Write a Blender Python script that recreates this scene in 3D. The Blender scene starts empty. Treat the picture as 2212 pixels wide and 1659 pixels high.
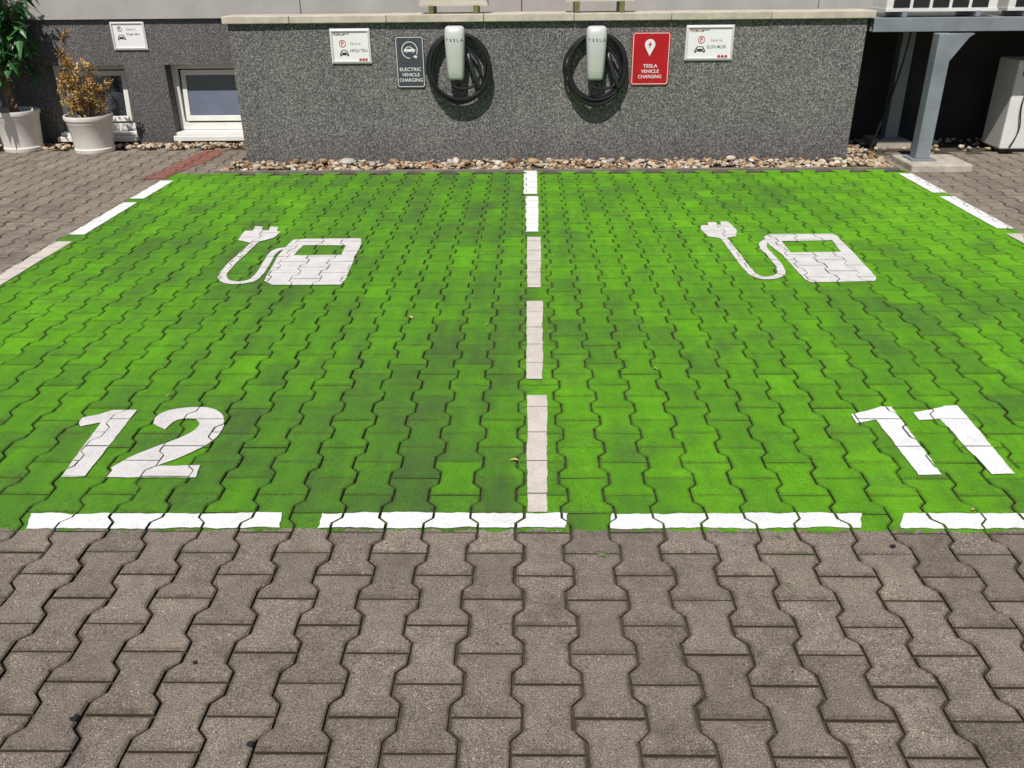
import bpy, bmesh, math, random
import numpy as np
from mathutils import Vector, Matrix
from mathutils.geometry import delaunay_2d_cdt
random.seed(11)
rnd = random.random
def ru(a, b): return a + (b - a) * random.random()
C = bpy.context.scene.collection
PI = math.pi

# ------------------------------------------------------------------ camera
PW, PH = 2212.0, 1659.0
F = 1830.0; CH = 1.52
PITCH, YAW, ROLL = math.radians(26.2), math.radians(1.24), math.radians(-0.6)
RM = Matrix.Rotation(YAW, 3, 'Z') @ Matrix.Rotation(PI/2 - PITCH, 3, 'X') @ Matrix.Rotation(ROLL, 3, 'Z')
cd = bpy.data.cameras.new('camera'); cam = bpy.data.objects.new('camera', cd); C.objects.link(cam)
cd.sensor_width = 36; cd.lens = 36 * F / PW; cd.clip_end = 1000; cd.clip_start = 0.05
cam.matrix_world = Matrix.Translation((0, 0, CH)) @ RM.to_4x4()
bpy.context.scene.camera = cam

def ray(px, py): return RM @ Vector((px - PW/2, PH/2 - py, -F))
def G(px, py, z=0.0):
    d = ray(px, py); t = (z - CH) / d.z
    return Vector((d.x*t, d.y*t, z))
def WP(px, py, Y):
    d = ray(px, py); t = Y / d.y
    return d.x*t, CH + d.z*t

# ------------------------------------------------------------------ materials
def newmat(name):
    m = bpy.data.materials.new(name); m.use_nodes = True
    return m, m.node_tree, m.node_tree.nodes['Principled BSDF']
def put(nt, sock, v):
    if hasattr(v, 'is_linked'): nt.links.new(v, sock)
    elif isinstance(v, (tuple, list)) and len(v) == 3 and sock.type == 'RGBA': sock.default_value = (*v, 1)
    else: sock.default_value = v
def M(nt, op, a, b=0.0, clamp=False):
    n = nt.nodes.new('ShaderNodeMath'); n.operation = op; n.use_clamp = clamp
    put(nt, n.inputs[0], a); put(nt, n.inputs[1], b); return n.outputs[0]
def POS(nt): return nt.nodes.new('ShaderNodeNewGeometry').outputs['Position']
def OBJC(nt): return nt.nodes.new('ShaderNodeTexCoord').outputs['Object']
def NZ(nt, vec, scale, detail=3.0, rough=0.6):
    n = nt.nodes.new('ShaderNodeTexNoise'); put(nt, n.inputs['Vector'], vec)
    n.inputs['Scale'].default_value = scale; n.inputs['Detail'].default_value = detail; n.inputs['Roughness'].default_value = rough
    return n.outputs['Fac']
def VM(nt, vec, s, op='MULTIPLY'):
    n = nt.nodes.new('ShaderNodeVectorMath'); n.operation = op; put(nt, n.inputs[0], vec); n.inputs[1].default_value = s
    return n.outputs[0]
def RAMP(nt, fac, stops, interp='LINEAR'):
    n = nt.nodes.new('ShaderNodeValToRGB'); put(nt, n.inputs[0], fac); cr = n.color_ramp; cr.interpolation = interp
    while len(cr.elements) < len(stops): cr.elements.new(0.5)
    for e, (p, c) in zip(cr.elements, stops):
        e.position = p; e.color = (*c, 1) if len(c) == 3 else c
    return n.outputs[0]
def MIX(nt, fac, a, b, blend='MIX'):
    n = nt.nodes.new('ShaderNodeMix'); n.data_type = 'RGBA'; n.blend_type = blend
    put(nt, n.inputs[0], fac); put(nt, n.inputs[6], a); put(nt, n.inputs[7], b); return n.outputs[2]
def ATTR(nt, name='tone'):
    n = nt.nodes.new('ShaderNodeAttribute'); n.attribute_name = name; return n.outputs['Fac']
def BUMP(nt, b, h, strength=0.3, dist=0.01):
    n = nt.nodes.new('ShaderNodeBump'); n.inputs['Strength'].default_value = strength; n.inputs['Distance'].default_value = dist
    put(nt, n.inputs['Height'], h); nt.links.new(n.outputs[0], b.inputs['Normal'])
def SEP(nt, v):
    n = nt.nodes.new('ShaderNodeSeparateXYZ'); put(nt, n.inputs[0], v); return n.outputs
def GREY(x): return (x, x, x)

def plain(name, col, rough=0.6, var=0.25, scale=6.0, metal=0.0, bump=0.0, bscale=60, spec=0.5, coat=0.0):
    m, nt, b = newmat(name)
    p = OBJC(nt)
    f = NZ(nt, p, scale, 5)
    lo = tuple(c*(1-var) for c in col); hi = tuple(min(1, c*(1+var)) for c in col)
    put(nt, b.inputs['Base Color'], RAMP(nt, f, [(0.3, lo), (0.7, hi)]))
    put(nt, b.inputs['Roughness'], M(nt, 'ADD', rough - 0.06, M(nt, 'MULTIPLY', f, 0.12)))
    b.inputs['Metallic'].default_value = metal
    b.inputs['Specular IOR Level'].default_value = spec
    b.inputs['Coat Weight'].default_value = coat
    if bump: BUMP(nt, b, NZ(nt, p, bscale, 3), bump, 0.004)
    return m

def paver_colour(nt, p):
    tone = ATTR(nt)
    base = RAMP(nt, tone, [(0.0, (0.206, 0.175, 0.147)), (0.5, (0.252, 0.214, 0.180)), (1.0, (0.298, 0.255, 0.215))])
    st = NZ(nt, p, 1.7, 5)
    base = MIX(nt, 1.0, base, RAMP(nt, st, [(0.3, GREY(.85)), (0.7, (1.10, 1.08, 1.06))]), 'MULTIPLY')
    blot = NZ(nt, VM(nt, p, (2.2, 9.1, 0), 'ADD'), 5.5, 5, 0.65)
    base = MIX(nt, 1.0, base, RAMP(nt, blot, [(0.30, GREY(.70)), (0.46, GREY(1.0)), (0.75, GREY(1.06))]), 'MULTIPLY')
    st2 = NZ(nt, p, 18, 6, 0.75)
    base = MIX(nt, 1.0, base, RAMP(nt, st2, [(0.3, GREY(.74)), (0.7, GREY(1.17))]), 'MULTIPLY')
    g = NZ(nt, p, 280, 2, 0.8)
    base = MIX(nt, 1.0, base, RAMP(nt, g, [(0.32, GREY(.18)), (0.45, GREY(.88)), (0.56, GREY(1.05)), (0.70, (2.4, 2.35, 2.3))]), 'MULTIPLY')
    g2 = NZ(nt, VM(nt, p, (3.1, 7.7, 0), 'ADD'), 130, 1, 0.7)
    base = MIX(nt, 1.0, base, RAMP(nt, g2, [(0.26, GREY(.30)), (0.35, GREY(1)), (0.66, GREY(1)), (0.75, (2.1, 2.0, 1.9))]), 'MULTIPLY')
    return base
def joints(nt, p, col, dirt, amount):
    z = SEP(nt, p)[2]
    f = M(nt, 'MULTIPLY', M(nt, 'SUBTRACT', -0.0024, z), 300.0, True)
    e = ATTR(nt, 'edge')
    n = NZ(nt, p, 26, 4, 0.7)
    f2 = M(nt, 'MULTIPLY', M(nt, 'POWER', e, 2.2), M(nt, 'MULTIPLY', M(nt, 'SUBTRACT', n, 0.30), amount, True), True)
    f = M(nt, 'MAXIMUM', f, f2)
    return MIX(nt, f, col, dirt)
def mat_paving():
    m, nt, b = newmat('grey_paver_concrete'); p = POS(nt)
    put(nt, b.inputs['Base Color'], joints(nt, p, paver_colour(nt, p), (0.070, 0.056, 0.035), 1.9))
    b.inputs['Roughness'].default_value = 0.9; b.inputs['Specular IOR Level'].default_value = 0.25
    BUMP(nt, b, NZ(nt, p, 170, 5, 0.8), 1.0, 0.005)
    return m
def mat_bay(xl, xr, yf, yb, xc):
    m, nt, b = newmat('green_painted_paver'); p = POS(nt)
    grey = paver_colour(nt, p)
    tone = ATTR(nt)
    big = NZ(nt, VM(nt, p, (13.4, 3.1, 0), 'ADD'), 0.8, 5, 0.6)
    streak = NZ(nt, VM(nt, p, (7.1, 1.4, 1.0)), 1.0, 6, 0.7)
    v = M(nt, 'ADD', M(nt, 'MULTIPLY', big, 0.64), M(nt, 'MULTIPLY', streak, 0.60))
    v = M(nt, 'SUBTRACT', v, 0.03)
    v = M(nt, 'ADD', v, M(nt, 'MULTIPLY', M(nt, 'SUBTRACT', tone, 0.5), 0.24))
    s = SEP(nt, p)
    # left bay has worn duller; a freshly sprayed band runs along the right of the centre line; the outer sides are the least driven on
    side = M(nt, 'MULTIPLY', M(nt, 'SUBTRACT', s[0], xc - 0.05), 1.6)
    side = M(nt, 'MINIMUM', M(nt, 'MAXIMUM', side, -0.06), 0.04)
    v = M(nt, 'ADD', v, side)
    out = M(nt, 'MULTIPLY', M(nt, 'SUBTRACT', M(nt, 'ABSOLUTE', M(nt, 'SUBTRACT', s[0], xc)), 1.5), 0.12)
    v = M(nt, 'ADD', v, M(nt, 'MINIMUM', M(nt, 'MAXIMUM', out, 0.0), 0.13))
    green = RAMP(nt, v, [(0.34, (0.070, 0.150, 0.030)), (0.48, (0.084, 0.228, 0.020)), (0.62, (0.104, 0.312, 0.012)), (0.76, (0.130, 0.395, 0.010)), (0.92, (0.165, 0.45, 0.014))])
    mid = NZ(nt, p, 13, 6, 0.75)
    green = MIX(nt, 1.0, green, RAMP(nt, mid, [(0.3, (0.80, 0.81, 0.86)), (0.7, (1.12, 1.09, 1.1))]), 'MULTIPLY')
    grime = NZ(nt, VM(nt, p, (4.0, 1.0, 0), 'ADD'), 3.2, 6, 0.75)
    green = MIX(nt, RAMP(nt, grime, [(0.30, GREY(.55)), (0.50, GREY(0.0))]), green, (0.075, 0.110, 0.040))
    g = NZ(nt, p, 240, 2, 0.8)
    green = MIX(nt, 1.0, green, RAMP(nt, g, [(0.32, (0.28, 0.30, 0.35)), (0.46, (0.96, 0.96, 0.96)), (0.58, (1.04, 1.04, 1.04)), (0.75, (1.6, 1.35, 2.0))]), 'MULTIPLY')
    en = M(nt, 'MULTIPLY', M(nt, 'SUBTRACT', NZ(nt, p, 13, 5, 0.7), 0.5), 0.085)
    X = M(nt, 'ADD', s[0], en); Y = M(nt, 'ADD', s[1], en)
    k = M(nt, 'MULTIPLY', M(nt, 'GREATER_THAN', X, xl), M(nt, 'LESS_THAN', X, xr))
    k = M(nt, 'MULTIPLY', k, M(nt, 'MULTIPLY', M(nt, 'GREATER_THAN', Y, yf), M(nt, 'LESS_THAN', Y, yb)))
    worn = M(nt, 'GREATER_THAN', NZ(nt, p, 60, 4, 0.7), 0.28)
    k = M(nt, 'MULTIPLY', k, worn)
    col = MIX(nt, k, grey, green)
    put(nt, b.inputs['Base Color'], joints(nt, p, col, (0.042, 0.050, 0.017), 1.6))
    b.inputs['Roughness'].default_value = 0.8; b.inputs['Specular IOR Level'].default_value = 0.2
    BUMP(nt, b, NZ(nt, p, 180, 5, 0.8), 0.9, 0.004)
    return m
def mat_paint(name, col, rough=0.7, wear=0.0, under=(0.15, 0.26, 0.06)):
    m, nt, b = newmat(name); p = POS(nt)
    f = NZ(nt, p, 9, 6, 0.7); g = NZ(nt, p, 200, 2, 0.7)
    c = RAMP(nt, f, [(0.32, tuple(x*0.82 for x in col)), (0.62, col)])
    c = MIX(nt, 1.0, c, RAMP(nt, g, [(0.30, (0.55, 0.54, 0.52)), (0.45, (1, 1, 1))]), 'MULTIPLY')
    if wear:
        w = NZ(nt, p, 45, 5, 0.75)
        c = MIX(nt, M(nt, 'MULTIPLY', M(nt, 'SUBTRACT', wear, w), 18.0, True), c, under)
    put(nt, b.inputs['Base Color'], c); b.inputs['Roughness'].default_value = rough
    b.inputs['Specular IOR Level'].default_value = 0.3
    BUMP(nt, b, NZ(nt, p, 200, 4, 0.75), 0.7, 0.004)
    return m
def mat_granite(name, k=1.0, contrast=1.0):
    m, nt, b = newmat(name); p = POS(nt)
    a = NZ(nt, p, 92, 2, 0.85); a2 = NZ(nt, VM(nt, p, (5, 3, 8), 'ADD'), 190, 1, 0.8)
    f = M(nt, 'ADD', M(nt, 'MULTIPLY', a, 0.6), M(nt, 'MULTIPLY', a2, 0.4))
    def q(x): return tuple(k*(0.15 + (c-0.15)*contrast) for c in x)
    c = RAMP(nt, f, [(0.38, q((0.030, 0.029, 0.029))), (0.46, q((0.100, 0.096, 0.094))), (0.54, q((0.180, 0.173, 0.168))), (0.62, q((0.47, 0.455, 0.44)))])
    st = NZ(nt, VM(nt, p, (1.3, 1.3, 0.6)), 1.4, 6, 0.65)
    c = MIX(nt, 1.0, c, RAMP(nt, st, [(0.3, (0.80, 0.80, 0.81)), (0.7, (1.12, 1.11, 1.10))]), 'MULTIPLY')
    # rain-splash dirt towards the ground
    low = M(nt, 'ADD', SEP(nt, p)[2], M(nt, 'MULTIPLY', NZ(nt, p, 5, 4), 0.25))
    c = MIX(nt, 1.0, c, RAMP(nt, low, [(0.10, (0.78, 0.77, 0.75)), (0.42, (1, 1, 1))]), 'MULTIPLY')
    put(nt, b.inputs['Base Color'], c); b.inputs['Roughness'].default_value = 0.9; b.inputs['Specular IOR Level'].default_value = 0.25
    BUMP(nt, b, f, 0.6, 0.004)
    return m
def mat_ramp(name, stops, rough=0.8, interp='LINEAR', spec=0.3):
    m, nt, b = newmat(name); p = OBJC(nt)
    c = RAMP(nt, ATTR(nt), stops, interp)
    c = MIX(nt, 1.0, c, RAMP(nt, NZ(nt, p, 90, 3), [(0.3, (0.8, 0.8, 0.8)), (0.7, (1.1, 1.1, 1.1))]), 'MULTIPLY')
    put(nt, b.inputs['Base Color'], c); b.inputs['Roughness'].default_value = rough; b.inputs['Specular IOR Level'].default_value = spec
    return m

granite = mat_granite('speckled_dark_render')
plinth_m = mat_granite('dark_brown_grey_plinth_plaster', 0.78, 0.8)
shade_m = plain('plinth_plaster_painted_shade', (0.030, 0.029, 0.029), 0.95, 0.3, 4, bump=0.6)  # plinth plaster with the shade under the steel deck put into its colour
facade_m = plain('pale_grey_facade_plaster', (0.40, 0.38, 0.36), 0.9, 0.12, 2.5, bump=0.4, bscale=120)
coping_m = plain('beige_coping_stone', (0.49, 0.435, 0.36), 0.75, 0.2, 9, bump=0.4)
floor_m = plain('grey_platform_screed', (0.16, 0.155, 0.15), 0.9, 0.2, 3)
concrete_m = plain('pale_concrete', (0.42, 0.38, 0.32), 0.9, 0.24, 12, bump=0.6)
kerb_m = plain('dark_edging_concrete', (0.16, 0.145, 0.12), 0.9, 0.3, 9, bump=0.5)
soil_m = plain('dark_joint_soil', (0.056, 0.046, 0.029), 1.0, 0.5, 20, bump=0.6)
pot_soil_m = plain('potting_soil', (0.06, 0.045, 0.03), 1.0, 0.4, 30, bump=0.8)
steel_m = plain('blue_grey_painted_steel', (0.20, 0.225, 0.25), 0.5, 0.16, 7)
white_pvc = plain('white_plastic_frame', (0.74, 0.73, 0.69), 0.45, 0.07, 5)
white_metal = plain('white_enamel_metal', (0.70, 0.69, 0.66), 0.4, 0.07, 4)
pot_m = plain('off_white_pot_plastic', (0.72, 0.69, 0.63), 0.5, 0.09, 6)
glass_m = plain('dark_window_glass', (0.030, 0.035, 0.045), 0.05, 0.2, 2, spec=0.9)
reflect_m = plain('pale_blue_painted_reflection', (0.13, 0.15, 0.205), 0.12, 0.2, 3)  # bluish reflection in the window glass, put into the colour
black_m = plain('black_cable_rubber', (0.013, 0.013, 0.014), 0.36, 0.2, 20)
blackp_m = plain('black_plastic', (0.02, 0.02, 0.022), 0.35, 0.2, 10)
dark_m = plain('dark_interior', (0.012, 0.012, 0.014), 0.9, 0.2, 4)
silver_m = plain('pearl_white_gloss', (0.58, 0.59, 0.57), 0.30, 0.03, 3, metal=0.10, coat=0.22)
grey_ink = plain('grey_print', (0.16, 0.165, 0.17), 0.6, 0.05)
mid_ink = plain('charcoal_print', (0.13, 0.135, 0.135), 0.6, 0.05)
maroon_ink = plain('maroon_print', (0.25, 0.07, 0.07), 0.6, 0.05)
pale_ink = plain('pale_pink_print', (0.60, 0.46, 0.46), 0.6, 0.05)
black_ink = plain('black_print', (0.012, 0.012, 0.013), 0.6, 0.05)
red_ink = plain('red_print', (0.50, 0.018, 0.025), 0.6, 0.05)
white_ink = plain('white_print', (0.78, 0.78, 0.78), 0.5, 0.03)
paper_m = plain('white_paper', (0.81, 0.80, 0.81), 0.6, 0.03, 5)
frame_m = plain('satin_silver_frame', (0.66, 0.65, 0.65), 0.45, 0.06, 5, metal=0.05)
sign_grey = plain('slate_grey_sign_enamel', (0.060, 0.066, 0.080), 0.4, 0.12, 7)
sign_red = plain('red_sign_enamel', (0.45, 0.007, 0.016), 0.35, 0.1, 5)
screw_m = plain('steel_screw', (0.35, 0.35, 0.35), 0.35, 0.1, 9, metal=0.9)
olive_m = plain('olive_painted_bracket', (0.14, 0.15, 0.05), 0.6, 0.2, 9)
beige_metal = plain('beige_casing_metal', (0.55, 0.51, 0.43), 0.5, 0.08, 4)
bark_m = plain('pale_brown_bark', (0.24, 0.16, 0.11), 0.9, 0.35, 30, bump=0.8)
dead_m = plain('dry_brown_twig', (0.16, 0.095, 0.04), 0.9, 0.3, 20)
leaf_green = mat_ramp('glossy_green_leaf', [(0, (0.014, 0.05, 0.016)), (0.6, (0.034, 0.135, 0.035)), (1, (0.07, 0.23, 0.055))], 0.35, spec=0.5)
leaf_gold = mat_ramp('dry_golden_foliage', [(0, (0.20, 0.095, 0.022)), (0.45, (0.46, 0.265, 0.07)), (1, (0.74, 0.53, 0.22))], 0.8)
pebble_m = mat_ramp('mixed_river_pebble', [(0, (0.15, 0.085, 0.05)), (0.25, (0.34, 0.215, 0.12)), (0.5, (0.45, 0.33, 0.21)), (0.75, (0.50, 0.42, 0.32)), (0.9, (0.62, 0.57, 0.49)), (1, (0.20, 0.18, 0.17))], 0.8)
dryleaf_m = plain('dry_leaf', (0.46, 0.33, 0.14), 0.8, 0.3, 40)
white_bright = mat_paint('bright_white_road_paint', (0.87, 0.87, 0.88), 0.7, 0.31, (0.42, 0.45, 0.38))
white_worn = mat_paint('worn_white_road_paint', (0.65, 0.595, 0.54), 0.75, 0.35, (0.30, 0.30, 0.21))
white_mid = mat_paint('dulled_white_road_paint', (0.71, 0.685, 0.675), 0.75, 0.35, (0.36, 0.40, 0.30))
red_worn = mat_paint('worn_red_road_paint', (0.27, 0.095, 0.068), 0.8, 0.48, (0.215, 0.155, 0.13))
green_spot = mat_paint('green_paint_splash', (0.10, 0.19, 0.05), 0.8, 0.50, (0.22, 0.19, 0.16))
black_spot = mat_paint('black_gum_spot', (0.022, 0.021, 0.020), 0.8)

# ------------------------------------------------------------------ mesh building
class MB:
    def __init__(s): s.v = []; s.f = []; s.t = []; s.e = {}
    def add(s, vs, fs, tone=0.5, edge=None):
        o = len(s.v); s.v += [tuple(v) for v in vs]; s.t += [tone]*len(vs)
        if edge is not None:
            for k, x in enumerate(edge): s.e[o+k] = x
        s.f += [tuple(i + o for i in f) for f in fs]; return s
    def box(s, x0, x1, y0, y1, z0, z1):
        return s.add([(x0,y0,z0),(x1,y0,z0),(x1,y1,z0),(x0,y1,z0),(x0,y0,z1),(x1,y0,z1),(x1,y1,z1),(x0,y1,z1)],
              [(0,3,2,1),(4,5,6,7),(0,1,5,4),(1,2,6,5),(2,3,7,6),(3,0,4,7)])
    def prism(s, poly, y0, y1):          # polygon in x,z pushed along y
        n = len(poly)
        vs = [(x, y0, z) for x, z in poly] + [(x, y1, z) for x, z in poly]
        fs = [tuple(range(n)), tuple(range(2*n-1, n-1, -1))] + [(i, n+i, n+(i+1) % n, (i+1) % n) for i in range(n)]
        return s.add(vs, fs)
    def ring(s, a, b, y0, y1, yb=None):  # outer a, inner b outlines in x,z
        n = len(a); yi = y0 if yb is None else yb
        vs = [(x,y0,z) for x,z in a] + [(x,yi,z) for x,z in b] + [(x,y1,z) for x,z in a] + [(x,y1,z) for x,z in b]
        fs = []
        for i in range(n):
            j = (i+1) % n
            fs += [(i, j, n+j, n+i), (2*n+j, 2*n+i, 3*n+i, 3*n+j), (i, 2*n+i, 2*n+j, j), (n+j, 3*n+j, 3*n+i, n+i)]
        return s.add(vs, fs)
    def tube(s, pts, r, n=8, cap=True, closed=False):
        pts = [Vector(p) for p in pts]; m = len(pts); vs = []
        up = Vector((0.13, 0.97, 0.2)).normalized()
        for i, p in enumerate(pts):
            if closed: d = pts[(i+1) % m] - pts[i-1]
            else: d = pts[min(i+1, m-1)] - pts[max(i-1, 0)]
            d.normalize(); a = d.cross(up)
            if a.length < 0.05: a = d.cross(Vector((1, 0, 0)))
            a.normalize(); b = d.cross(a); rr = r[i] if isinstance(r, (list, tuple)) else r
            vs += [p + (a*math.cos(2*PI*k/n) + b*math.sin(2*PI*k/n))*rr for k in range(n)]
        fs = []
        for i in range(m if closed else m-1):
            i2 = (i+1) % m
            for k in range(n):
                k2 = (k+1) % n; fs.append((i*n+k, i*n+k2, i2*n+k2, i2*n+k))
        if cap and not closed: fs += [tuple(range(n)), tuple(range((m-1)*n, m*n))]
        return s.add(vs, fs)
    def lathe(s, cx, cy, prof, n=40):
        vs = []; fs = []
        for r, z in prof: vs += [(cx + r*math.cos(2*PI*k/n), cy + r*math.sin(2*PI*k/n), z) for k in range(n)]
        for i in range(len(prof)-1):
            for k in range(n):
                k2 = (k+1) % n; fs.append((i*n+k, i*n+k2, (i+1)*n+k2, (i+1)*n+k))
        return s.add(vs, fs)
    def build(s, name, mat, parent=None, smooth=False, bevel=0.0, fix=True, origin=None):
        me = bpy.data.meshes.new(name)
        if parent is not None:
            p = parent
            o = Vector(p.location)
            if p.parent: o = o + Vector(p.parent.location)
        elif origin is not None: o = Vector(origin)
        else:
            a = np.array(s.v); o = Vector(((a[:,0].min()+a[:,0].max())/2, (a[:,1].min()+a[:,1].max())/2, a[:,2].min()))
        me.from_pydata([(x-o.x, y-o.y, z-o.z) for x, y, z in s.v], [], s.f)
        at = me.attributes.new('tone', 'FLOAT', 'POINT'); at.data.foreach_set('value', np.array(s.t, dtype=np.float32))
        if s.e:
            ev = np.zeros(len(s.v), dtype=np.float32)
            for k, x in s.e.items(): ev[k] = x
            at = me.attributes.new('edge', 'FLOAT', 'POINT'); at.data.foreach_set('value', ev)
        if fix:
            bm = bmesh.new(); bm.from_mesh(me); bmesh.ops.recalc_face_normals(bm, faces=bm.faces); bm.to_mesh(me); bm.free()
        if smooth:
            me.polygons.foreach_set('use_smooth', [True]*len(me.polygons))
            try: me.set_sharp_from_angle(angle=math.radians(40))
            except Exception: pass
        me.materials.append(mat)
        ob = bpy.data.objects.new(name, me); C.objects.link(ob)
        if parent is None: ob.location = o
        else: ob.parent = parent
        if bevel:
            b = ob.modifiers.new('edge', 'BEVEL'); b.width = bevel; b.segments = 2; b.limit_method = 'ANGLE'
        return ob

def tag(o, label, cat, group=None):
    o['label'] = label; o['category'] = cat
    if group: o['group'] = group
    return o
def struct(o, label=None):
    o['kind'] = 'structure'
    if label: o['label'] = label
    return o
def thing(name, label, cat, loc=(0,0,0), group=None):
    o = bpy.data.objects.new(name, None); C.objects.link(o); o.location = loc; o.empty_display_size = 0.1
    return tag(o, label, cat, group)
def copy_tree(o, parent=None):
    c = o.copy(); C.objects.link(c)
    if parent is not None: c.parent = parent
    for ch in list(o.children): copy_tree(ch, c)
    return c
def rrect(x0, x1, z0, z1, r, n=6):
    out = []
    for cx, cz, a in ((x1-r, z1-r, 0), (x0+r, z1-r, 90), (x0+r, z0+r, 180), (x1-r, z0+r, 270)):
        for k in range(n+1):
            t = math.radians(a + 90*k/n); out.append((cx + r*math.cos(t), cz + r*math.sin(t)))
    return out
def circ(cx, cz, r, n=32, rz=None):
    return [(cx + r*math.cos(2*PI*k/n), cz + (rz or r)*math.sin(2*PI*k/n)) for k in range(n)]
def text(mb, s, cx, cz, y, w=None, h=None, align='C', space=1.0, bold=0.0):
    cu = bpy.data.curves.new('t', 'FONT'); cu.body = s; cu.size = 1; cu.space_character = space; cu.offset = bold
    ob = bpy.data.objects.new('t', cu); C.objects.link(ob); bpy.context.view_layer.update()
    me = bpy.data.meshes.new_from_object(ob.evaluated_get(bpy.context.evaluated_depsgraph_get()))
    a = np.array([v.co[:] for v in me.vertices]); fs = [tuple(p.vertices) for p in me.polygons]
    mn = a.min(0); mx = a.max(0); sx = sy = 1
    if h: sy = sx = h / (mx[1]-mn[1])
    if w:
        sx = w / (mx[0]-mn[0])
        if not h: sy = sx
    ax = (mn[0]+mx[0])/2 if align == 'C' else mn[0]; az = (mn[1]+mx[1])/2
    mb.add([(cx + (v[0]-ax)*sx, y, cz + (v[1]-az)*sy) for v in a], fs)
    bpy.data.objects.remove(ob); bpy.data.curves.remove(cu); bpy.data.meshes.remove(me)
    return mb
def bez(P, n=24):
    P = [Vector(p) for p in P]; out = []
    for i in range(n+1):
        u = i/n; Q = P[:]
        while len(Q) > 1: Q = [a*(1-u)+b_*u for a, b_ in zip(Q[:-1], Q[1:])]
        out.append(Q[0])
    return out

# ------------------------------------------------------------------ key dimensions
YW = G(1150, 350).y                  # face of the charging wall
YB = YW + 0.93                       # face of the building behind
yf = G(1150, 1145).y; yb = G(1150, 371).y
xl = G(346, 391).x; xr = G(1970, 376).x
xc = G(1161, 1110).x
PX, PY = 0.14, 0.20
gx = G(1173, 1130).x; gy = G(1175, 1241).y
XWL = WP(492, 60, YW)[0]; XWR = WP(1876, 40, YW)[0]
ZC0 = WP(1150, 46, YW)[1]; ZC1 = WP(1150, 29, YW)[1]

# ------------------------------------------------------------------ paving
AMP = 0.0128
def outline(cx, cy, d):
    ys = [-.1, -.064, -.037, .037, .064, .1]
    def hw(y): return (PX/2 + (AMP if abs(y) > .05 else -AMP)) - d
    yy = [max(-.1+d, min(.1-d, y)) for y in ys]
    return [(cx + hw(a), cy + b) for a, b in zip(ys, yy)] + [(cx - hw(a), cy + b) for a, b in zip(reversed(ys), reversed(yy))]
GX0 = XWL - 0.14; GX1 = G(1945, 368).x          # pebble strip in front of the wall
def paved(x, y):
    if y > YB - 0.25: return False
    if GX0 < x < GX1 and y > yb + 0.02: return False
    if x >= GX1 and y > YB - 0.62: return False
    return True
paving = MB(); bays = [MB(), MB()]
pavers = {}
N = 12
for i in range(-55, 56):
    for k in range(-4, 46):
        cx = gx + PX*i; cy = gy + 0.1 + PY*k + (0.1 if i % 2 else 0)
        if cy < 0.1 or not paved(cx, cy): continue
        inb = xl - .08 < cx < xr + .08 and yf - .1 < cy < yb + .1
        gap, bev = (.0024, .0032) if inb else (.0034, .0040)
        jx, jy = ru(-.0014, .0014), ru(-.0016, .0016)
        o = outline(cx+jx, cy+jy, gap); t = outline(cx+jx, cy+jy, gap+bev); t2 = outline(cx+jx, cy+jy, gap+bev+.013)
        # slightly worn, uneven top edges
        t = [(x + ru(-.0011, .0011), y + ru(-.0011, .0011)) for x, y in t]
        dz = ru(-.0014, .0008); ax, ay = ru(-.010, .010), ru(-.008, .008)
        def top(x, y): return (x, y, dz + (x-cx)*ax + (y-cy)*ay)
        vs = [(x, y, -.016) for x, y in o] + [(x, y, -.0042+dz) for x, y in o] + [top(x, y) for x, y in t] + [top(x, y) for x, y in t2]
        fs = [tuple(range(3*N, 4*N))]
        for q in range(N):
            w = (q+1) % N
            fs += [(q, w, N+w, N+q), (N+q, N+w, 2*N+w, 2*N+q), (2*N+q, 2*N+w, 3*N+w, 3*N+q)]
        mb = paving if not inb else bays[0 if cx < gx + 0.01 else 1]
        mb.add(vs, fs, min(1, max(0, random.gauss(.5, .21))), [1]*(3*N) + [0]*N)
        pavers[(i, k)] = (outline(cx+jx, cy+jy, .0024 if inb else gap + .001), outline(cx+jx, cy+jy, .0042))
bay_mat = mat_bay(xl, xr, yf, yb, xc)
struct(paving.build('paving', mat_paving(), fix=False, origin=(0, 0, 0)))
struct(bays[0].build('parking_bay', bay_mat, fix=False, origin=(0, 0, 0)), 'green painted parking bay numbered 12 on the left of the dashed centre line')
struct(bays[1].build('parking_bay', bay_mat, fix=False, origin=(0, 0, 0)), 'green painted parking bay numbered 11 on the right of the dashed centre line')
struct(MB().add([(-150,-150,-.013),(150,-150,-.013),(150,150,-.013),(-150,150,-.013)], [(0,1,2,3)]).build('ground', soil_m, fix=False, origin=(0,0,0)))

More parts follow.
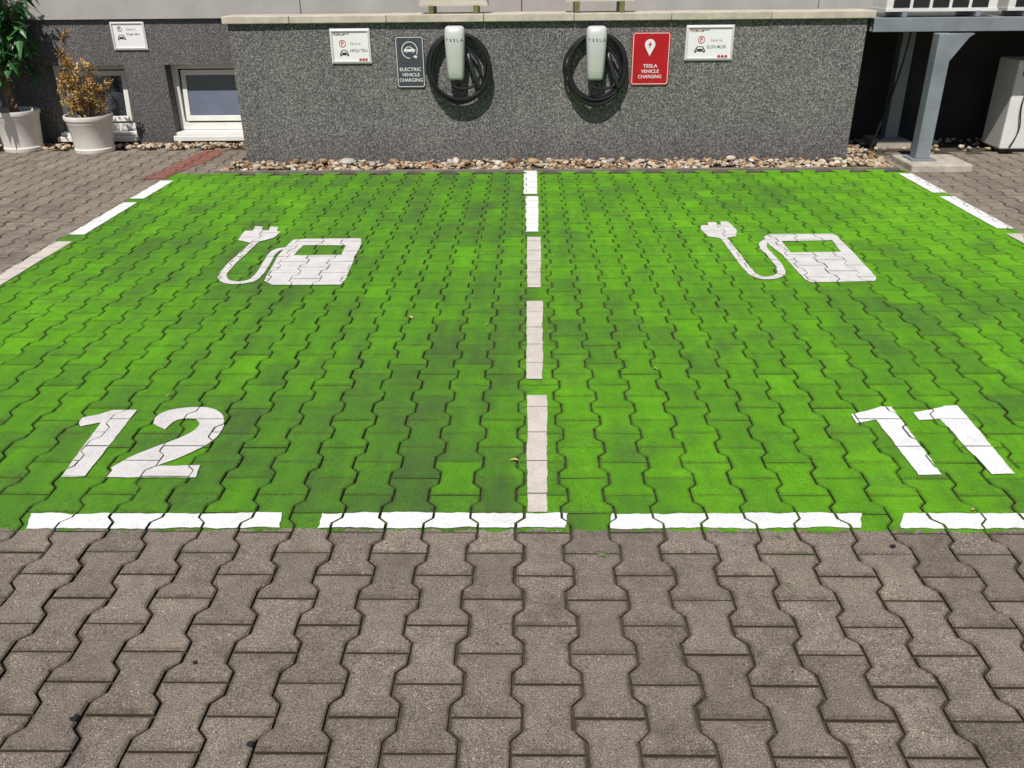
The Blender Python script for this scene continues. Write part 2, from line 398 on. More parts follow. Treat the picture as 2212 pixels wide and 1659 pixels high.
# ------------------------------------------------------------------ painted markings, cut by the paver joints
def ccw(p):
    a = sum(p[i-1][0]*p[i][1] - p[i][0]*p[i-1][1] for i in range(len(p)))
    return p if a > 0 else p[::-1]
def rough(p, amp, step=0.016):
    out = []
    drift = 0.0
    for i in range(len(p)):
        a = Vector(p[i]); b = Vector(p[(i+1) % len(p)]); n = max(1, int((b-a).length/step))
        nrm = Vector((-(b-a).y, (b-a).x)).normalized() if (b-a).length > 1e-6 else Vector((0, 0))
        for k in range(n):
            drift = drift*.75 + ru(-amp, amp)*.7
            q = a + (b-a)*k/n + nrm*drift; out.append((q.x, q.y))
    return out
def paint(name, polys, mat, holes=(), parent=None, z=0.004, amp=0.0022, wide=False):
    polys = [rough(ccw([tuple(q[:2]) for q in p]), amp) for p in polys]
    holes = [rough(ccw([tuple(q[:2]) for q in p]), amp) for p in holes]
    al = [q for p in polys for q in p]
    x0 = min(q[0] for q in al)-.2; x1 = max(q[0] for q in al)+.2; y0 = min(q[1] for q in al)-.25; y1 = max(q[1] for q in al)+.25
    V = []; Fc = []
    for tp in pavers.values():
        t = tp[1 if wide else 0]
        if x0 < t[0][0] < x1 and y0 < t[0][1] < y1:
            o = len(V); tt = ccw(t); V += [Vector(q) for q in tt]; Fc.append(list(range(o, o+len(tt))))
    n1 = len(Fc)
    for p in polys: o = len(V); V += [Vector(q) for q in p]; Fc.append(list(range(o, o+len(p))))
    n2 = len(Fc)
    for p in holes: o = len(V); V += [Vector(q) for q in p]; Fc.append(list(range(o, o+len(p))))
    ov, oe, of, a, b, ids = delaunay_2d_cdt(V, [], Fc, 1, 1e-6, True)
    mb = MB(); fs = []
    for f, idl in zip(of, ids):
        if any(i < n1 for i in idl) and any(n1 <= i < n2 for i in idl) and not any(i >= n2 for i in idl): fs.append(tuple(f))
    used = sorted({i for f in fs for i in f}); mp = {u: k for k, u in enumerate(used)}
    mb.add([(ov[u].x, ov[u].y, z) for u in used], [tuple(mp[i] for i in f) for f in fs])
    return mb.build(name, mat, parent, fix=False)
def PP(pts): return [tuple(G(*p)[:2]) for p in pts]
def rect(x0, x1, y0, y1): return [(x0, y0), (x1, y0), (x1, y1), (x0, y1)]
def chaikin(p, it=2):                 # open polyline smoothing, ends kept
    for _ in range(it):
        q = [p[0]]
        for a, b in zip(p[:-1], p[1:]):
            q += [(a[0]*.75+b[0]*.25, a[1]*.75+b[1]*.25), (a[0]*.25+b[0]*.75, a[1]*.25+b[1]*.75)]
        p = q + [p[-1]]
    return p
def stroke(pts, w):
    out = []
    for a, b in zip(pts[:-1], pts[1:]):
        a, b = Vector(a), Vector(b); d = (b-a).normalized(); n = Vector((-d.y, d.x))*w/2
        out.append([tuple(a-n), tuple(b-n), tuple(b+n), tuple(a+n)])
    for p in pts[1:-1]: out.append([(p[0]+w/2*math.cos(k*PI/5), p[1]+w/2*math.sin(k*PI/5)) for k in range(10)])
    return out

# centre line, five dashes
cen = [(368, 420, 1131, 1160), (425, 502, 1136, 1163), (513, 622, 1139, 1168), (652, 820, 1138, 1172), (855, 1108, 1139, 1182)]
lab = ['short white dash of the centre line, nearest the charging wall', 'white dash of the centre line, second from the charging wall',
       'beige white dash, middle of the five on the centre line', 'long beige white dash of the centre line, second from the front line',
       'longest centre line dash, reaching down to the white front line']
for (a, b, l, r), lb in zip(cen, lab):
    P = PP([(l, a), (r, a), (r if b < 900 else 1183, b), (l if b < 900 else 1140, b)])
    tag(paint('line_dash', [P], white_bright if b < 510 else white_worn, amp=.0028), lb, 'road marking', 'dashes of the centre line')
# front line, four dashes
xs = [(58, 606), (686, 1223), (1312, 1858), (1946, 2420)]
lab = ['white front line dash below the number 12', 'white front line dash that meets the end of the centre line',
       'white front line dash below the right bay, between two green gaps', 'white front line dash at right edge below the number 11']
for (a, b), lb in zip(xs, lab):
    tag(paint('line_dash', [PP([(a, 1143), (b, 1142), (b+3, 1110), (a+8, 1111)])], white_bright, amp=.005, wide=True), lb, 'road marking', 'dashes of the front line')
# outer side lines
sw = 0.105
lab = ['short white dash on the left side line, farthest from the front', 'white dash on the left side line, second from the wall', 'long dulled dash on the left side line, cut by the photo edge']
for n, (ya, yb_) in enumerate([(391, 430), (438, 507), (522, 640)]):
    y1 = G(300, ya).y; y0 = G(300, yb_).y
    tag(paint('line_dash', [rect(xl+.005, xl+sw+.005, y0, y1)], white_bright if n < 2 else white_worn), lab[n], 'road marking', 'dashes of the left side line')
lab = ['short white dash on the right side line, beside the concrete pad', 'white dash on the right side line, second from the wall', 'white dash on the right side line, cut by the photo edge']
for n, (ya, yb_) in enumerate([(375, 417), (425, 495), (506, 620)]):
    y1 = G(2050, ya).y; y0 = G(2050, yb_).y
    tag(paint('line_dash', [rect(xr-sw, xr, y0, y1)], white_bright if n < 2 else white_worn), lab[n], 'road marking', 'dashes of the right side line')
# numbers
num = thing('bay_number', 'white painted number 12 on the left green bay', 'number', G(310, 1033))
paint('digit', [PP([(171, 916), (178, 904), (215, 897), (244, 888), (296, 887), (184, 1031), (132, 1033), (218, 914), (175, 923)])], white_mid, parent=num)
two = chaikin([(331, 916), (337, 899), (372, 885), (422, 880), (465, 883), (487, 901), (483, 929), (457, 957), (405, 984), (335, 1009)]) + [(432, 1007), (424, 1033), (229, 1033)] \
    + chaikin([(241, 1012), (288, 985), (350, 962), (406, 940), (433, 923), (429, 908), (404, 904), (376, 911), (357, 930)])
paint('digit', [PP(two)], white_mid, parent=num)
num = thing('bay_number', 'white painted number 11 on the right green bay', 'number', G(2020, 1028))
paint('digit', [PP([(1839, 897), (1872, 890), (1902, 880), (1924, 879), (2034, 1027), (1984, 1028), (1891, 908), (1850, 916)])], white_bright, parent=num)
paint('digit', [PP([(1973, 893), (2010, 887), (2042, 879), (2068, 878), (2193, 1025), (2142, 1027), (2029, 907), (1985, 909)])], white_bright, parent=num)
# charging symbols
sy = thing('charging_symbol', 'white painted pump symbol with plug and cable in left bay above number 12', 'symbol', G(640, 617))
paint('pump', [PP([(620, 532), (634, 519), (660, 517), (779, 516), (781, 524), (746, 606), (735, 616), (590, 617), (570, 608), (602, 552)])], white_mid, [PP([(655, 531), (748, 531), (737, 552), (634, 553)])], sy)
paint('cable', stroke(chaikin(PP([(556, 520), (525, 548), (486, 585), (478, 603), (497, 613), (535, 611), (557, 600), (576, 570), (590, 545), (608, 538), (628, 538)]), 1), .044), white_mid, parent=sy, z=.0045)
paint('plug', [PP([(514, 520), (528, 500), (546, 500), (552, 490), (568, 491), (567, 499), (580, 499), (585, 491), (602, 492), (598, 500), (606, 503), (594, 514), (566, 522), (540, 526)])], white_mid, parent=sy, z=.005)
sy = thing('charging_symbol', 'white painted pump symbol with plug and cable in right bay above number 11', 'symbol', G(1750, 610))
paint('pump', [PP([(1650, 514), (1660, 507), (1798, 506), (1808, 511), (1893, 600), (1889, 608), (1752, 611), (1738, 604), (1690, 552), (1662, 530)])], white_mid, [PP([(1688, 522), (1797, 520), (1816, 545), (1708, 547)])], sy)
paint('cable', stroke(chaikin(PP([(1560, 511), (1590, 550), (1618, 588), (1640, 602), (1670, 602), (1690, 593), (1682, 573), (1665, 553), (1646, 535), (1650, 522), (1670, 520)]), 1), .044), white_mid, parent=sy, z=.0045)
paint('plug', [PP([(1512, 494), (1516, 488), (1530, 488), (1528, 482), (1545, 481), (1550, 487), (1558, 487), (1556, 480), (1572, 480), (1580, 487), (1592, 499), (1590, 512), (1560, 517), (1530, 512)])], white_mid, parent=sy, z=.005)
# old red strip, splashes and spots
tag(paint('red_strip', [PP([(428, 330), (450, 323), (490, 323), (478, 334), (440, 352), (395, 370), (352, 387), (296, 389), (330, 376), (372, 358), (405, 343)])], red_worn, amp=.010, z=.003, wide=True), 'worn red painted strip on the grey pavers left of the wall', 'road marking')
def blob(px, py, r):
    c = G(px, py); return [(c.x + r*ru(.6, 1.2)*math.cos(k*PI/5), c.y + r*ru(.6, 1.2)*math.sin(k*PI/5)) for k in range(10)]
for px, py, r, lb in [(1300, 1200, .015, 'green paint splash on grey paver just below the front line gap'), (1683, 1161, .010, 'small green paint splash under the third front line dash'),
                      (1704, 1265, .010, 'green paint splash on the grey pavers, lowest at right')]:
    tag(paint('paint_splash', [blob(px, py, r)], green_spot, z=.0035), lb, 'paint splash')
for px, py, r, lb in [(163, 1553, .013, 'black spot on grey paver at lower left'), (543, 1610, .010, 'black spot on grey paver nearest the bottom edge'), (422, 1432, .007, 'small black spot on grey paver below the number 12'),
                      (1928, 1182, .010, 'black spot on grey paver below the right front line gap')]:
    tag(paint('gum_spot', [blob(px, py, r)], black_spot, z=.0035), lb, 'spot')

# ------------------------------------------------------------------ platform wall with coping
pl = thing('platform_wall', 'speckled dark grey rendered platform wall with pale stone coping behind the bays', 'wall', ((XWL+XWR)/2, YW, 0))
MB().box(XWL, XWR, YW, YB-.04, -.03, ZC0).build('wall_body', granite, pl)
cp = [WP(x, 34, YW)[0] for x in (479, 625, 835, 1045, 1240, 1450, 1665, 1890)]
for a, b in zip(cp[:-1], cp[1:]):
    MB().box(a+.002, b-.002, YW-.035+ru(-.002, .002), YW+.30, ZC0+.001, ZC1+ru(-.002, .002)).build('coping_slab', coping_m, pl, bevel=.006)
MB().box(XWL+.01, XWR-.01, YW+.301, YB-.045, ZC0+.001, ZC1-.03).build('platform_floor', floor_m, pl)

# ------------------------------------------------------------------ building with two basement windows
bd = thing('building', 'building facade with dark plinth, pale upper wall and two basement windows', 'building', (0, YB, 0))
ZP = WP(300, 41, YB)[1]
w1 = (WP(95, 137, YB)[0], WP(266, 137, YB)[0]); w2 = (WP(354, 137, YB)[0], WP(545, 137, YB)[0])
wz0 = WP(450, 292, YB)[1]; wz1 = WP(440, 139, YB)[1]
def wall_grid(xs, zs, holes, Y, th):
    mb = MB()
    for i in range(len(xs)-1):
        for j in range(len(zs)-1):
            if (i, j) in holes: continue
            mb.box(xs[i], xs[i+1], Y, Y+th, zs[j], zs[j+1])
    return mb
wall_grid([-9, w1[0], w1[1], w2[0], w2[1], XWR-.2], [-.03, wz0, wz1, ZP], {(1, 1), (3, 1)}, YB, .3).build('plinth', plinth_m, bd)
MB().box(XWR-.199, 9, YB-.002, YB+.3, -.03, ZP).build('shaded_plinth', shade_m, bd)  # plinth behind the steel deck, darkened by colour to deepen the shade
ux = [-9, -4.6, WP(650, 10, YB)[0], WP(1127, 10, YB)[0], 2.6, 5.6, 9]
for a, b in zip(ux[:-1], ux[1:]):
    MB().box(a+.004, b-.004, YB-.03, YB+.3, ZP+.002, 3.4).build('facade_panel', facade_m, bd)
MB().box(-9, 9, YB+.302, YB+.36, -.03, 3.4).build('inner_wall', dark_m, bd)
MB().box(-9.1, 9.1, YB-.12, YB+.4, 3.402, 3.52).build('roof_edge', coping_m, bd)
def R4(x0, x1, z0, z1): return [(x0, z0), (x1, z0), (x1, z1), (x0, z1)]
for wi, (a, b) in enumerate((w1, w2)):
    yy = YB + .13
    e = .002
    fr = MB().ring(R4(a+e, b-e, wz0+.03, wz1-e), R4(a+.055, b-.055, wz0+.10, wz1-.05), yy, yy+.06).build('window', white_pvc, bd, bevel=.004)
    mb = MB(); ma = MB(); x0, x1 = a+.075, b-.075; z0, z1 = wz0+.115, wz1-.065
    mb.ring(R4(x0, x1, z0, z1), R4(x0+.045, x1-.045, z0+.05, z1-.045), 0, .045)
    ma.box(x0+.043, x1-.043, .018, .026, z0+.048, z1-.043)
    ml = MB(); ml.box(x0+.047, x1-.047, .012, .016, z0+.052, z0+.05+(z1-z0)*.5)
    for q in (mb, ma, ml): q.v = [(x, yy-.012 + y + (z-z0)*.10, z) for x, y, z in q.v]
    mb.build('sash', white_pvc, fr, bevel=.004); ma.build('pane', glass_m, fr)
    if wi: ml.build('pane_reflection', reflect_m, fr)  # added panel before the glass, imitates the reflection in its lower half
    MB().prism([(a-.01, wz0-.045), (b+.01, wz0-.045), (b+.01, wz0+.0), (a-.01, wz0+.0)], YB-.06, YB-.002).build('sill', white_pvc, fr, bevel=.004)
    MB().box(a+e, b-e, YB+.001, yy, wz0+.001, wz0+.028).build('inner_sill', white_pvc, fr)

# ------------------------------------------------------------------ pebbles
bm = bmesh.new(); bmesh.ops.create_icosphere(bm, subdivisions=2, radius=1)
IV = np.array([v.co[:] for v in bm.verts]); IF = [tuple(v.index for v in f.verts) for f in bm.faces]; bm.free()
def pebbles(name, label, spots):
    mb = MB()
    for x, y, z, r in spots:
        s = np.array([ru(.75, 1.35), ru(.65, 1.1), ru(.45, .8)])*r
        k = np.array([ru(-1, 1), ru(-1, 1), ru(-1, 1)])*2.2
        d = 1 + .16*np.sin(IV @ k + rnd()*6) + .10*np.sin(IV[:, [1, 2, 0]] @ (k*1.7) + rnd()*6)
        v = IV*d[:, None]*s
        a = rnd()*PI*2; t = ru(-.5, .5)
        Rm = np.array([[math.cos(a), -math.sin(a), 0], [math.sin(a), math.cos(a), 0], [0, 0, 1]]) @ np.array([[1, 0, 0], [0, math.cos(t), -math.sin(t)], [0, math.sin(t), math.cos(t)]])
        mb.add(v @ Rm.T + np.array([x, y, z]), IF, rnd())
    o = mb.build(name, pebble_m, smooth=True, fix=False, origin=(0, 0, 0)); o['kind'] = 'stuff'; tag(o, label, 'pebbles')
sp = []
for _ in range(1900):
    x = ru(GX0, GX1 - .02); y = ru(yb+.07, YW-.012); u = (y-yb)/(YW-yb)
    if math.sin(x*5.1)+math.sin(x*11.7+1) > 1.1 and y < yb+.17: continue
    r = .009 + .016*rnd()**2 + (.014 if rnd() < .07 else 0)
    sp.append((x, y, -.006 + .032*u*rnd() + r*.25, r))
for px, r in ((752, .05), (1108, .05), (700, .035), (985, .04), (1152, .04), (850, .034), (1320, .034), (1190, .03), (640, .03)):
    p = G(px, 357); sp.append((p.x, p.y+.02, .03, r))
pebbles('pebble_strip', 'mixed beige river pebbles along the foot of the charging wall', sp)
sp = []
for _ in range(600):
    r = .01 + .014*rnd()**2; sp.append((ru(-5.4, XWL-.02), ru(YB-.24, YB-.02), ru(0, .02) + r*.3, r))
pebbles('pebble_strip', 'brown pebbles and dry leaf litter along the building foot at left', sp)
sp = []
for _ in range(430):
    r = .010 + .018*rnd()**2
    x = ru(XWR+.02, 5.4); y = YB-.02-.55*rnd()**1.6
    if rnd() < .45: x = ru(XWR+.02, GX1); y = ru(YW-.15, YB-.1)
    sp.append((x, y, ru(-.006, .012) + r*.25, r))
pebbles('pebble_strip', 'pebbles under the steel platform at right of the wall', sp)
struct(MB().box(GX0-.03, GX1+.02, yb+.022, yb+.062, -.03, .012).build('edging_kerb', kerb_m, bevel=.004))

# ------------------------------------------------------------------ wall chargers
def loft(mb, secs, n=28):
    vs = []; fs = []
    for z, cx, w, d, y0 in secs:
        for k in range(n):
            t = 2*PI*k/n; c, s = math.cos(t), math.sin(t)
            x = cx + w*abs(c)**.55*(1 if c > 0 else -1); y = y0 - (d*abs(s)**.75 if s > 0 else -.012*abs(s))
            vs.append((x, y, z))
    m = len(secs)
    for i in range(m-1):
        for k in range(n): fs.append((i*n+k, i*n+(k+1) % n, (i+1)*n+(k+1) % n, (i+1)*n+k))
    fs += [tuple(range(n)), tuple(range((m-1)*n, m*n))]
    mb.add(vs, fs)
c0x, zt = WP(981, 56, YW-.1); zb = WP(984, 173, YW-.1)[1]
hh = zt - zb
ch = thing('wall_charger', 'pearl white wall charger with coiled black cable beside the grey sign', 'charger', (c0x, YW, zb), 'wall chargers')
BY = YW - .070
prof = ((0, .054, .034), (.012, .062, .044), (.05, .067, .052), (.2, .0715, .062), (.45, .078, .073), (.7, .083, .078), (.86, .084, .072), (.94, .081, .062), (.975, .074, .050), (.992, .064, .038), (1, .050, .026))
b = MB(); loft(b, [(zb + u*hh, c0x, w, d, BY) for u, w, d in prof]); b.build('body', silver_m, ch, smooth=True)
MB().prism(rrect(c0x-.055, c0x+.055, zb+.05, zt-.07, .03), YW-.075, YW-.001).build('mount', blackp_m, ch)
lt = WP(981, 86.5, YW-.145)[1]; u = (lt-zb)/hh
t = text(MB(), 'TESLA', c0x, lt, 0, w=.142, h=.023, space=1.6, bold=.008)
pu = [q[0] for q in prof]
def surf(x, z):
    uu = (z-zb)/hh; w = np.interp(uu, pu, [q[1] for q in prof]); d = np.interp(uu, pu, [q[2] for q in prof])
    c = min(.999, (abs(x-c0x)/w))**(1/.55); return BY - d*(1-c*c)**(.375)
t.v = [(x, surf(x, z)-.003, z) for x, y, z in t.v]
t.build('lettering', mid_ink, ch)
# a thin ridge outlining the tapered front panel
for sgn in (-1, 1):
    pts = []
    for q in np.linspace(.03, .93, 24):
        w = np.interp(q, pu, [a[1] for a in prof]); x = c0x + sgn*w*(.60 + .14*q); z = zb + q*hh
        pts.append((x, surf(x, z) + .0005, z))
    MB().tube(pts, .0022, 6).build('panel_edge', silver_m, ch, smooth=True)
# coil: one long cable hung in uneven turns, the turns sagging apart towards the bottom
def coil(seed, turns=7, per=60):
    R_ = random.Random(seed)
    ccx, ccz = WP(990, 146, YW-.08)
    rn = []
    for q in range(turns+1):
        rn.append((R_.uniform(-.022, .022), R_.uniform(-.030, .022), R_.uniform(-.034, .018), R_.uniform(-.026, .016)))
    lay = [R_.random() for _ in range(turns+1)]
    ph = [R_.uniform(0, 6) for _ in range(3)]
    pts = []
    for i in range(1, turns*per+1):
        k = i/per; q = int(min(k, turns-1)); fr = k-q; fr = fr*fr*(3-2*fr)
        a0, a1 = rn[q], rn[q+1]
        dx, dz, er, ez = [a0[j]*(1-fr)+a1[j]*fr for j in range(4)]
        ly = lay[q]*(1-fr) + lay[q+1]*fr
        th = PI/2 + 2*PI*k
        low = (1 - math.sin(th))/2
        wob = 1 + .020*math.sin(1.15*th + ph[0]) + .016*math.sin(1.7*th + ph[1])
        x = ccx + dx*(.4+low) + (.244+er)*wob*math.cos(th)
        z = ccz + dz*low + (.256+ez*low)*(wob if low > .3 else 1)*math.sin(th)
        y = YW - .022 - low*(.010 + .085*ly) - (1-low)*.045*ly
        pts.append((x, y, z))
    return pts
P = coil(3)
MB().tube(P, .0122, 8).build('cable_coil', black_m, ch, smooth=True)
# loose strands beside the body, plug in its holder
p1 = WP(1046, 150, YW-.09); p2 = WP(1020, 205, YW-.10); p3 = WP(975, 190, YW-.10); p0 = WP(1006, 100, YW-.05)
MB().tube(bez([(p0[0], YW-.05, p0[1]), (p1[0]+.02, YW-.07, p1[1]+.05), (p1[0]+.01, YW-.10, p1[1]-.12), (p2[0]-.02, YW-.11, p2[1]), (p3[0], YW-.11, p3[1]+.02)]), .0118, 8).build('slack_cable', black_m, ch, smooth=True)
q0 = WP(1011, 118, YW-.07); q1 = WP(1018, 150, YW-.1); q2 = WP(1036, 190, YW-.12)
MB().tube(bez([(q0[0], YW-.05, q0[1]), (q1[0], YW-.10, q1[1]), (q2[0], YW-.11, q2[1])], 10), [.020, .024, .025, .023, .021, .019, .018, .018, .017, .016, .013], 12).build('plug_handle', blackp_m, ch, smooth=True)
MB().tube([(c0x, YW-.095, zb+.01), (c0x+.004, YW-.09, zb-.03), (c0x+.02, YW-.06, zb-.05)], .013, 8).build('cable_gland', blackp_m, ch, smooth=True)
ch2 = copy_tree(ch); c2 = WP(1290, 56, YW-.1)
ch2.location = (c2[0], YW, zb + (c2[1]-zt))
ch2['label'] = 'pearl white wall charger with coiled black cable beside the red sign'
# the second unit's cable is wound a little differently
for o in ch2.children:
    if o.name.startswith('cable_coil'):
        t_ = MB().tube([(x, y, z) for x, y, z in coil(8)], .0122, 8).build('cable_coil', black_m, ch, smooth=True)
        o.data = t_.data; bpy.data.objects.remove(t_)

# ------------------------------------------------------------------ signs
def sign_base(name, label, px, mat):
    x0, z1 = WP(px[0], px[1], YW); x1, z0 = WP(px[2], px[3], YW); cx = (x0+x1)/2
    s = thing(name, label, 'sign', (cx, YW, z0))
    MB().prism(rrect(x0, x1, z0, z1, .02), YW-.010, YW-.002).build('plate', mat, s)
    MB().ring(rrect(x0+.007, x1-.007, z0+.007, z1-.007, .016), rrect(x0+.0115, x1-.0115, z0+.0115, z1-.0115, .012), YW-.0118, YW-.0102).build('border', white_ink, s)
    for z in (z0+.022, z1-.022): MB().prism(circ(cx, z, .006, 12), YW-.014, YW-.0102).build('screw', screw_m, s)
    return s, x0, x1, z0, z1, cx
s, x0, x1, z0, z1, cx = sign_base('parking_sign', 'slate grey electric vehicle charging sign left of a charger', (852, 78, 920, 189), sign_grey)
yt = YW - .0125
for line, py in (('ELECTRIC', 149.5), ('VEHICLE', 161), ('CHARGING', 172.5)):
    w = {'ELECTRIC': .178, 'VEHICLE': .148, 'CHARGING': .192}[line]
    text(MB(), line, cx, WP(886, py, YW)[1], yt, w=w, h=.027, bold=.012).build('lettering', white_ink, s)
ix, iz = WP(885, 108, YW); ic = MB()
ang = np.linspace(-.55, 4.75, 40)
arc = [(ix + .066*math.cos(a), iz + .066*math.sin(a)) for a in ang]
ari = [(ix + .060*math.cos(a), iz + .060*math.sin(a)) for a in ang]
for i in range(39): ic.add([(arc[i][0], yt, arc[i][1]), (arc[i+1][0], yt, arc[i+1][1]), (ari[i+1][0], yt, ari[i+1][1]), (ari[i][0], yt, ari[i][1])], [(0, 1, 2, 3)])
ic.build('ring_icon', white_ink, s)
# side view of a car in solid white with dark side window and wheel gaps
car = [(-.046, -.012), (-.047, .002), (-.038, .010), (-.020, .026), (.010, .028), (.026, .012), (.044, .006), (.047, -.010), (.036, -.013)]
car += [(.027 + .009*math.cos(a), -.013 + .009*math.sin(a)) for a in np.linspace(0, PI, 7)] + [(-.017, -.013)]
car += [(-.026 + .009*math.cos(a), -.013 + .009*math.sin(a)) for a in np.linspace(0, PI, 7)]
cb_ = MB().prism([(ix+x, iz+z) for x, z in car], yt-.0004, yt+.001).build('car_icon', white_ink, s)
MB().prism([(ix+x, iz+z) for x, z in [(-.030, .009), (-.017, .021), (.007, .023), (.018, .010)]], yt-.0012, yt-.0006).build('car_window', sign_grey, cb_)
for wx in (-.026, .027): MB().prism(circ(ix+wx, iz-.014, .0062, 12), yt-.0004, yt+.001).build('car_wheel', white_ink, cb_)
pg = MB(); pgx, pgz = ix+.045, iz-.052
pg.prism([(pgx-.02, pgz), (pgx, pgz+.014), (pgx+.006, pgz+.006), (pgx+.018, pgz+.01), (pgx+.019, pgz+.004), (pgx+.008, pgz-.002), (pgx+.012, pgz-.012), (pgx+.006, pgz-.014), (pgx-.004, pgz-.006)], yt-.0004, yt+.001)
pg.build('plug_icon', white_ink, s)
s, x0, x1, z0, z1, cx = sign_base('parking_sign', 'red vehicle charging sign right of a charger', (1367, 69, 1442, 183), sign_red)
for line, py in (('TESLA', 142), ('VEHICLE', 153.5), ('CHARGING', 165)):
    w = {'TESLA': .118, 'VEHICLE': .148, 'CHARGING': .192}[line]
    text(MB(), line, cx, WP(1400, py, YW)[1], yt, w=w, h=.027, bold=.012).build('lettering', white_ink, s)
ix, iz = WP(1404, 96, YW); r = .042
pin = [(ix + r*math.cos(a), iz + r*math.sin(a)) for a in np.linspace(-.45, PI+.45, 26)] + [(ix, iz-.088)]
MB().prism(pin, yt-.0004, yt+.001).build('pin_icon', white_ink, s)
bolt = [(.010, .030), (-.018, -.004), (-.003, -.004), (-.010, -.030), (.018, .006), (.003, .006)]
MB().prism([(ix+x, iz+z) for x, z in bolt], yt-.0012, yt-.0005).build('bolt_icon', red_ink, s)

carf = [(-.5, -.42), (-.5, .0), (-.42, .10), (-.30, .44), (-.22, .5), (.22, .5), (.30, .44), (.42, .10), (.5, .0), (.5, -.42), (.34, -.42), (.34, -.26), (-.34, -.26), (-.34, -.42)]
def notice(label, px, Y, lines, red):
    x0, z1 = WP(px[0], px[1], Y); x1, z0 = WP(px[2], px[3], Y); w = x1-x0; h = z1-z0
    n = thing('notice_frame', label, 'notice', ((x0+x1)/2, Y, z0))
    MB().ring(R4(x0, x1, z0, z1), R4(x0+.020, x1-.020, z0+.020, z1-.020), Y-.012, Y-.002, Y-.019).build('frame', frame_m, n, bevel=.003)
    MB().box(x0+.019, x1-.019, Y-.0085, Y-.003, z0+.019, z1-.019).build('sheet', paper_m, n)
    yy = Y-.010
    def U(u, v): return x0 + u*w, z1 - v*h
    for s_, u, v, tw, th, m, al in lines:
        q = U(u, v); text(MB(), s_, q[0], q[1], yy, w=tw*w, h=th*h, align=al, bold=.006).build('lettering', m, n)
    cu, cv = px[4]; q = U(cu, cv); rr = .105*h if red else .09*h
    MB().ring(circ(*q, rr), circ(*q, rr*.82), yy-.0004, yy+.001).build('parking_ring', red_ink if red else grey_ink, n)
    tp = MB(); text(tp, 'P', q[0], q[1], yy, h=rr*1.1, bold=.02); tp.build('parking_letter', red_ink if red else black_ink, n)
    cu, cv = px[5]; q = U(cu, cv); sw_, sh_ = .22*w, .19*h
    mb = MB().prism([(q[0]+a*sw_, q[1]+b_*sh_) for a, b_ in carf], yy-.0004, yy+.001)
    cb = mb.build('car_icon', black_ink, n)
    MB().prism([(q[0]+a*sw_, q[1]+b_*sh_) for a, b_ in [(-.30, .12), (.30, .12), (.21, .38), (-.21, .38)]], yy-.0012, yy-.0006).build('car_windscreen', white_ink, cb)
    for sgn in (-1, 1):
        MB().prism([(q[0]+(sgn*.33+a)*sw_, q[1]+(-.08+b_)*sh_) for a, b_ in [(-.09, -.06), (.09, -.06), (.09, .06), (-.09, .06)]], yy-.0012, yy-.0006).build('car_headlight', white_ink, cb)
    if red:
        for k in range(3):
            q = U(.72 + .075*k, .875)
            MB().prism([(q[0]-.034*w, q[1]-.045*h), (q[0]+.034*w, q[1]-.045*h), (q[0]+.030*w, q[1]+.005*h), (q[0]+.015*w, q[1]+.03*h), (q[0]-.015*w, q[1]+.03*h), (q[0]-.030*w, q[1]+.005*h)], yy-.0004, yy+.001).build('red_mark', maroon_ink if k == 1 else red_ink, n)
notice('silver framed white notice left of the grey sign reading NIKOLA TESLA', (711, 62, 804, 137, (.30, .42), (.33, .70)), YW,
       [('PREMIUM****', .085, .16, .40, .075, maroon_ink, 'L'), ('Réservé', .62, .42, .26, .085, pale_ink, 'C'), ('NIKOLA TESLA', .48, .62, .44, .09, grey_ink, 'L')], True)
notice('silver framed white notice right of the red sign reading ELON MUSK', (1483, 54, 1580, 130, (.33, .41), (.31, .69)), YW,
       [('PREMIUM****', .085, .155, .40, .075, maroon_ink, 'L'), ('Réservé', .64, .42, .24, .085, pale_ink, 'C'), ('ELON MUSK', .46, .61, .40, .09, grey_ink, 'L')], True)
notice('silver framed white notice on the dark plinth above the basement windows', (236, 46, 322, 108, (.26, .26), (.28, .56)), YB,
       [('Réservé', .58, .27, .26, .085, pale_ink, 'C'), ('Dragan Mos', .44, .45, .38, .09, grey_ink, 'L')], False)

# ------------------------------------------------------------------ outdoor air conditioners
def aircon(name, label, cx, y0, z, w, d, h, case_m, foot_m, group, fh=.06, slots=False):
    a = thing(name, label, 'air conditioner', (cx, y0+d/2, z), group)
    MB().box(cx-w/2, cx+w/2, y0, y0+d, z+fh, z+fh+h).build('casing', case_m, a, bevel=.012)
    for s_ in (-1, 1): MB().box(cx+s_*w*.33-.02, cx+s_*w*.33+.02, y0-.02, y0+d+.02, z, z+fh).build('foot', foot_m, a, bevel=.004)
    g = MB(); r0 = min(h*.36, w*.34); gx_ = cx-w*.1; gz = z+fh+h*.58
    for k in range(1, 7): g.tube([(gx_ + r0*k/6*math.cos(q*PI/16), y0-.012, gz + r0*k/6*math.sin(q*PI/16)) for q in range(32)], .004, 5, closed=True)
    g.box(gx_-.003, gx_+.003, y0-.010, y0-.002, gz-r0, gz+r0); g.box(gx_-r0, gx_+r0, y0-.0096, y0-.0024, gz-.003, gz+.003)
    g.build('fan_grille', blackp_m, a)
    MB().box(cx-w/2-.004, cx+w/2+.004, y0-.006, y0+d+.004, z+fh-.004, z+fh+.018).build('base_pan', case_m, a)
    if slots:
        sl = MB(); nn = 5
        for k in range(nn):
            xx = cx - w*.44 + w*.88*k/nn
            sl.box(xx, xx + w*.88/nn*.84, y0-.003, y0+.001, z+fh+.024, z+fh+.085)
        sl.build('lower_vent', blackp_m, a)
    return a
